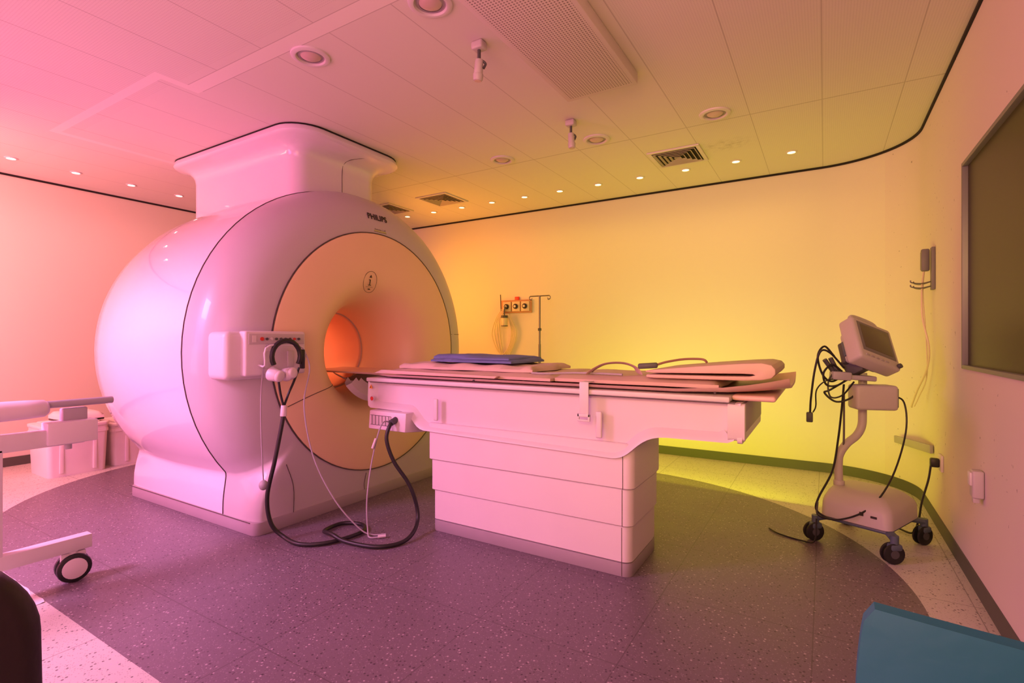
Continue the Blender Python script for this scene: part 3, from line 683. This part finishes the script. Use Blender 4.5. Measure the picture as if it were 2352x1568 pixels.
mb=MB(); mb.box((0,-.02,0),(.22,.13,.145),.018,3,M=B2); mb.obj('module_box',m_cart,K)
mb=MB(); mb.box((.112,-.02,0),(.006,.10,.11),.004,M=B2); mb.obj('module_face',m_steelblue,K)
MB().box((0,0,0),(.20,.14,.03),.008,M=Matrix.Translation((.15,3.72,.975))@rotm(0,4,15)).obj('mounting_shelf',m_greycab,K)
MB().box((-.06,-.03,.02),(.10,.08,.05),.008,M=Matrix.Translation((.13,3.70,.96))@rotm(0,4,15)).obj('shelf_block',m_greycab,K)
MM=Matrix.Translation((.225,3.70,1.160))@Matrix.Rotation(math.radians(-46),4,'Z')@rotm(-18,0,0)@Matrix.Rotation(math.radians(-30),4,'Y')
mb=MB(); mb.box((0,0,0),(.10,.30,.29),.02,3,M=MM); 
mb.box((-.05,0,-.01),(.08,.22,.20),.02,3,M=MM)
mb.obj('monitor_body',m_cart,K)
mb=MB(); mb.box((.049,0.0,.012),(.006,.245,.205),.003,M=MM); mb.obj('screen_bezel',m_midgrey,K)
mb=MB(); mb.box((.052,0.0,.015),(.004,.205,.165),.001,M=MM); mb.obj('screen',m_screen,K)
mb=MB(); mb.tube([(0,-.10,.12),(0,-.095,.170),(0,-.06,.190),(0,.06,.190),(0,.095,.170),(0,.10,.12)],.015,10,6,M=MM); mb.obj('carry_handle',m_cart,K)
mb=MB(); mb.cyl((.05,.125,-.122),(.068,.125,-.122),.014,M=MM,bev=.003); mb.obj('dial',m_dkgrey,K)
for k in range(5): MB().box((.052,-.10+.035*k,-.120),(.006,.024,.010),.002,M=MM).obj('button',m_greycab,K)
MB().box((-.05,-.112,-.02),(.06,.012,.10),.004,M=MM).obj('side_panel',m_steelblue,K)
mb=MB(); mb.box((0,0,0),(.10,.10,.10),.01,M=Matrix.Translation((.16,3.70,1.045))@rotm(0,-30,-30)); mb.obj('tilt_bracket',m_dkgrey,K)
MB().box((-.10,-.06,-.02),(.05,.07,.14),.01,M=MM).obj('cable_block',m_dkgrey,K); MB().box((-.12,-.02,.03),(.04,.08,.05),.006,M=MM).obj('cable_block',m_dkgrey,K)
for pts,r in (([(.10,3.66,1.03),(.03,3.62,1.12),(-.02,3.60,1.13),(-.05,3.60,1.02),(-.07,3.60,.85),(-.075,3.60,.76)],.006),
  ([(.11,3.68,1.0),(.04,3.63,.95),(-.01,3.62,.99),(-.035,3.62,1.10),(0,3.64,1.16),(.05,3.65,1.10)],.006),
  ([(.13,3.67,.97),(.03,3.62,.90),(.0,3.62,.88),(.06,3.62,.83),(.14,3.64,.86),(.18,3.66,.93)],.006),
  ([(.12,3.66,.96),(.02,3.6,.96),(-.04,3.6,.9),(-.045,3.6,.8),(-.06,3.6,.76)],.004),
  ([(.14,3.66,.99),(.07,3.62,.93),(.01,3.61,.93),(-.005,3.61,1.0),(.04,3.63,1.05),(.09,3.65,1.01)],.006),
  ([(.15,3.66,.95),(.09,3.62,.87),(.03,3.61,.86),(.02,3.62,.95),(.06,3.64,1.02)],.005),
  ([(.10,3.70,.93),(.09,3.68,.8),(.07,3.66,.6),(.04,3.60,.42),(-.03,3.52,.27),(-.04,3.50,.2),(.02,3.46,.17)],.006),
  ([(.34,3.76,.87),(.40,3.78,.83),(.405,3.75,.66),(.33,3.62,.42),(.22,3.50,.26),(.08,3.44,.185),(-.03,3.47,.18),(-.035,3.50,.25)],.005)):
    MB().tube(pts,r,8,7).obj('lead_cable',m_black,K)
MB().b2(-.095,-.06,3.585,3.615,.70,.76,.006).obj('lead_connector',m_dkgrey,K)
MB().cyl((.05,3.66,1.0),(.0,3.63,1.08),.013).obj('lead_connector',m_dkgrey,K); MB().cyl((.07,3.66,1.0),(.03,3.64,1.09),.013).obj('lead_connector',m_dkgrey,K)
mb=MB(); mb.tube([(.10,3.69,.88),(.10,3.69,.62),(.095,3.69,.50)],.006,8,4); mb.obj('support_rod',m_metal,K)
mb=MB(); mb.extr([(-.02,0),(.02,0),(0,.03)],'XY',0,.002,M=KM@Matrix.Translation((.10,-.06,.294))@rotm(0,24,0)); mb.obj('warning_sticker',m_orange,K)
MB().box((.10,-.2175,.215),(.03,.004,.012),M=KM).obj('print_mark',m_ink,K); MB().box((.04,-.2175,.22),(.02,.004,.02),M=KM).obj('print_mark',m_ink,K)
MB().tube([(-.04,3.47,.16),(-.05,3.46,.03),(-.12,3.50,.006),(-.24,3.55,.006),(-.30,3.62,.006)],.0045,8,7).obj('power_cord',m_black,K)

# ------------------------------------------------------------------ wheeled frame with armrest
W=empty('wheeled_frame',(-3.2,.7,0),'white tubular metal wheeled frame with padded armrest','trolley')
MB().b2(-3.235,-3.175,-.15,1.11,.150,.218,.004).obj('floor_beam',m_trimw,W)
for y in (.718,-.05):
    MB().b2(-3.235,-3.175,y,y+.06,.215,.70,.003).obj('post',m_trimw,W)
MB().b2(-3.235,-3.175,-.15,1.08,.685,.765,.004).obj('upper_beam',m_trimw,W)
MB().b2(-3.25,-3.16,.93,1.13,.69,.80,.008).obj('clamp_block',m_white,W)
MB().b2(-3.25,-3.20,1.00,1.10,.79,.86,.006).obj('rail_bracket',m_greycab,W); MB().cyl((-3.2,1.02,.66),(-3.2,1.02,.70),.015).obj('clamp_knob',m_greycab,W)
MB().cyl((-3.21,.0,.885),(-3.21,1.21,.885),.018,bev=.005).obj('hand_rail',m_greycab,W)
rg=[]
for y,r in ((.0,.03),(.01,.052),(.5,.054),(.86,.047),(.93,.043),(.945,.03)):
    rg.append([Vector((-3.21+1.0*r*math.cos(2*pi*k/24),y,.870+r*math.sin(2*pi*k/24)*.95)) for k in range(24)])
MB().loft(rg).obj('armrest_pad',m_white,W,50)
for y in (.0,.70): MB().tube([(-3.2,.05+y,.76),(-3.2,.05+y,.80),(-3.2,.05+y,.84)],.02,8,4).obj('armrest_support',m_trimw,W)
for y in (1.04,-.07):
    c=Vector((-3.2,y,.0)); Wm=Matrix.Translation(c)@Matrix.Rotation(math.radians(-8),4,'Z')
    for a in (-.027,.027): MB().cyl((a-.011,0,.07),(a+.011,0,.07),.07,bev=.01,M=Wm).obj('caster_wheel',m_black,W)
    mb=MB(); mb.cyl((.036,0,.07),(.041,0,.07),.05,bev=.002,M=Wm); mb.cyl((-.041,0,.07),(-.036,0,.07),.05,bev=.002,M=Wm); mb.cyl((0,0,.13),(0,0,.16),.02,M=Wm)
    mb.b2(-.014,.014,-.05,.05,.05,.145,.01,M=Wm); mb.obj('caster_hub',m_white,W)

# ------------------------------------------------------------------ storage boxes
def bin_(y0,y1,x0,x1,h,label):
    mb=MB(); cx,cy=(x0+x1)/2,(y0+y1)/2; rg=[]
    for z,s in ((0,.90),(.01,.91),(h*.78,.97),(h*.78,1.0),(h*.84,1.0),(h*.84,.98),(h*.9,.985)):
        rg.append([Vector((cx+(a-cx)*s,cy+(b-cy)*s,z)) for a,b in rrect(x0,x1,y0,y1,.04,4)])
    mb.loft(rg)
    for k in (-.12,.12): mb.b2(x1-.022,x1-.006,cy+k-.015,cy+k+.015,.03,h*.75,.004)
    o=mb.obj('storage_box',m_bin,None,label=label,category='storage box')
    mb=MB(); mb.extr(rrect(x0-.008,x1+.008,y0-.004,y1+.004,.045,4),'XY',h*.9,h*.97,.008); mb.extr(rrect(x0+.05,x1-.05,y0+.05,y1-.05,.03,4),'XY',h*.97,h,.006); mb.obj('lid',m_bin,o)
    mb=MB(); mb.b2(x1-.006,x1+.014,cy-.05,cy+.05,h*.76,h*.95,.004); mb.obj('latch',m_bin,o)
bin_(1.66,2.12,-6.15,-5.68,.46,'white lidded plastic storage box against the wall')
bin_(2.15,2.66,-6.2,-5.74,.42,'white plastic storage box beside another box')
cu_=softslab('cushion',-6.1,-5.75,1.80,2.10,.478,.54,m_bin,.004,9,'flat white cushion with dark base on a storage box','cushion',12,12)
MB().b2(-6.1,-5.745,1.80,2.10,.462,.479,.004).obj('cushion_base',m_blackgl,cu_)

# ------------------------------------------------------------------ chairs near camera
c1=empty('chair',(.28,.80,0),'chair with teal vinyl backrest and seat','chair')
mb=MB(); rg=[]
for k in range(15):
    t=k/14; z=.47+(.80-.47)*t
    hw=.232+.012*math.sin(pi*t); ring=[]
    if t>.9: hw-=.012*((t-.9)/.1)**2
    for j in range(17):
        s=-1+2*j/16; y=.970-.02*t+.03*(s*s); zz=z-(.022*(s+1)/2+.010*s*s)*t
        ring.append(Vector((.286+s*hw,y,zz)))
    back=[Vector((p.x,p.y-.02,p.z-.003*t)) for p in ring[::-1]]
    rg.append(ring+back)
mb.loft(rg); b_=mb.obj('backrest',m_teal,c1,50)
mb=MB(); mb.b2(.07,.50,.50,.93,.43,.49,.025,3); mb.obj('seat',m_teal,c1)
for x in (.09,.48):
    MB().tube([(x,.54,0),(x,.54,.43)],.012,10,0).obj('leg',m_metal,c1)
    MB().tube([(x,.92,0),(x,.92,.2),(x,.93,.45),(x,.945,.6)],.012,10,4).obj('leg',m_metal,c1)
c2=empty('chair',(-1.45,.1,0),'black leather chair with rounded backrest','chair')
mb=MB(); rg=[]
for k in range(13):
    t=k/12; z=.40+.32*t; r=1-.22*max(0,(t-.6)/.4)**2
    rg.append([Vector((-1.43+a*r-.02*t,.16+b*r,z)) for a,b in rrect(-.055,.055,-.24,.25,.05,5)])
mb.loft(rg); 
mb.obj('backrest',m_maroon,c2,60)
MB().b2(-1.95,-1.49,-.12,.37,.38,.47,.035,3).obj('seat',m_maroon,c2)
for x in (-1.9,-1.46):
    for y in (-.06,.28): MB().cyl((x,y,0),(x,y,.39),.014,n=12).obj('leg',m_metal,c2)
b=bmesh.new(); N_=20
g=[[b.verts.new((-3.50+.46*i/N_,.835+.05*j/6+.006*math.sin(i*.8)*(j/6),.002+.003*max(0,math.sin(i*.5+j*.7))*(j>4))) for j in range(7)] for i in range(N_+1)]
for i in range(N_):
    for j in range(6): b.faces.new((g[i][j],g[i+1][j],g[i+1][j+1],g[i][j+1]))
mb=MB(); mb.merge(b); mb.obj('paper_sheet',m_trimw,None,label='narrow strip of pale paper on the floor',category='paper')

# ------------------------------------------------------------------ lights
def area(loc,tgt,size,p,col,sy=None,spread=180):
    L=bpy.data.lights.new('lamp_or_fill','AREA'); L.energy=p; L.color=col; L.size=size
    if sy: L.shape='RECTANGLE'; L.size_y=sy
    L.spread=math.radians(spread)
    o=bpy.data.objects.new('lamp_or_fill',L); COL.objects.link(o); o.location=loc
    o.rotation_euler=(Vector(tgt)-Vector(loc)).to_track_quat('-Z','Y').to_euler(); return o
def spotl(loc,tgt,p,col,ang=120,blend=1,r=.02):
    L=bpy.data.lights.new('downlight_lamp','SPOT'); L.energy=p; L.color=col; L.spot_size=math.radians(ang); L.spot_blend=blend; L.shadow_soft_size=r
    o=bpy.data.objects.new('downlight_lamp',L); COL.objects.link(o); o.location=loc
    o.rotation_euler=(Vector(tgt)-Vector(loc)).to_track_quat('-Z','Y').to_euler(); return o
for i,l in enumerate(DL):
    c=(1,.42,.06) if i<4 else ((1,.62,.04) if i<8 else (1,.58,.09))
    spotl((l[0],l[1],H-.03),(l[0],5.3,0),3.5 if i<4 else 4.0,c,150)
for l in DP: spotl((l[0],l[1],H-.03),(-6.3,l[1],0),4,(1,.36,.36),150)
# magenta wash from the near left side
area((-4.4,-1.2,1.7),(-4.6,1.6,.9),1.4,42,(1,.13,.58),1.2)
# pink wash on the side wall
area((-5.6,.2,2.0),(-6.6,2.2,1.4),1.0,62,(1,.33,.24))
# pink fill, an unseen source added to brighten the ceiling
area((-4.9,-1.0,.9),(-4.6,1.6,2.77),1.0,40,(1,.16,.28))
# bright pink light on the near floor
area((-3.9,-.7,2.3),(-3.3,.6,0),.7,52,(1,.45,.88),None,110)
# orange wash behind scanner
area((-4.4,4.35,1.6),(-2.6,5.44,1.5),1.0,30,(1,.32,.03))
# yellow green wash by the long wall
area((-1.2,4.2,.25),(-1.1,5.44,1.0),2.2,25,(.80,.82,.01),.4)
# warm yellow fill added beside the viewer to brighten the long wall
area((.1,-1.2,2.1),(-.7,5.44,1.5),.8,11,(1,.60,.14),.8,60)
# unseen warm fill, added low down to lift the ceiling
area((-1.0,-.9,1.0),(-1.4,2.4,2.77),1.6,38,(1,.38,.20))
# warm overhead
area((-.9,.2,2.6),(-1.6,3.4,.8),1.6,13,(1,.36,.42))
# purple low light on the near floor
area((-1.8,-1.2,1.8),(-1.9,1.8,.1),1.4,25,(.88,.22,.66))
# lamp inside the bore
area((-4.05,CY,1.38),(-4.05,CY,1.0),.5,2.2,(1,.32,.12),.1)
w=bpy.data.worlds.new('world'); S.world=w; w.use_nodes=True
w.node_tree.nodes['Background'].inputs[0].default_value=(1,.6,.55,1); w.node_tree.nodes['Background'].inputs[1].default_value=.05

cam=bpy.data.cameras.new('camera'); co=bpy.data.objects.new('camera',cam); COL.objects.link(co)
cam.lens=18; cam.sensor_width=36; cam.shift_y=-.0017; cam.clip_start=.05
co.location=(0,0,1.2); co.rotation_euler=(pi/2,0,math.radians(31.4)); S.camera=co
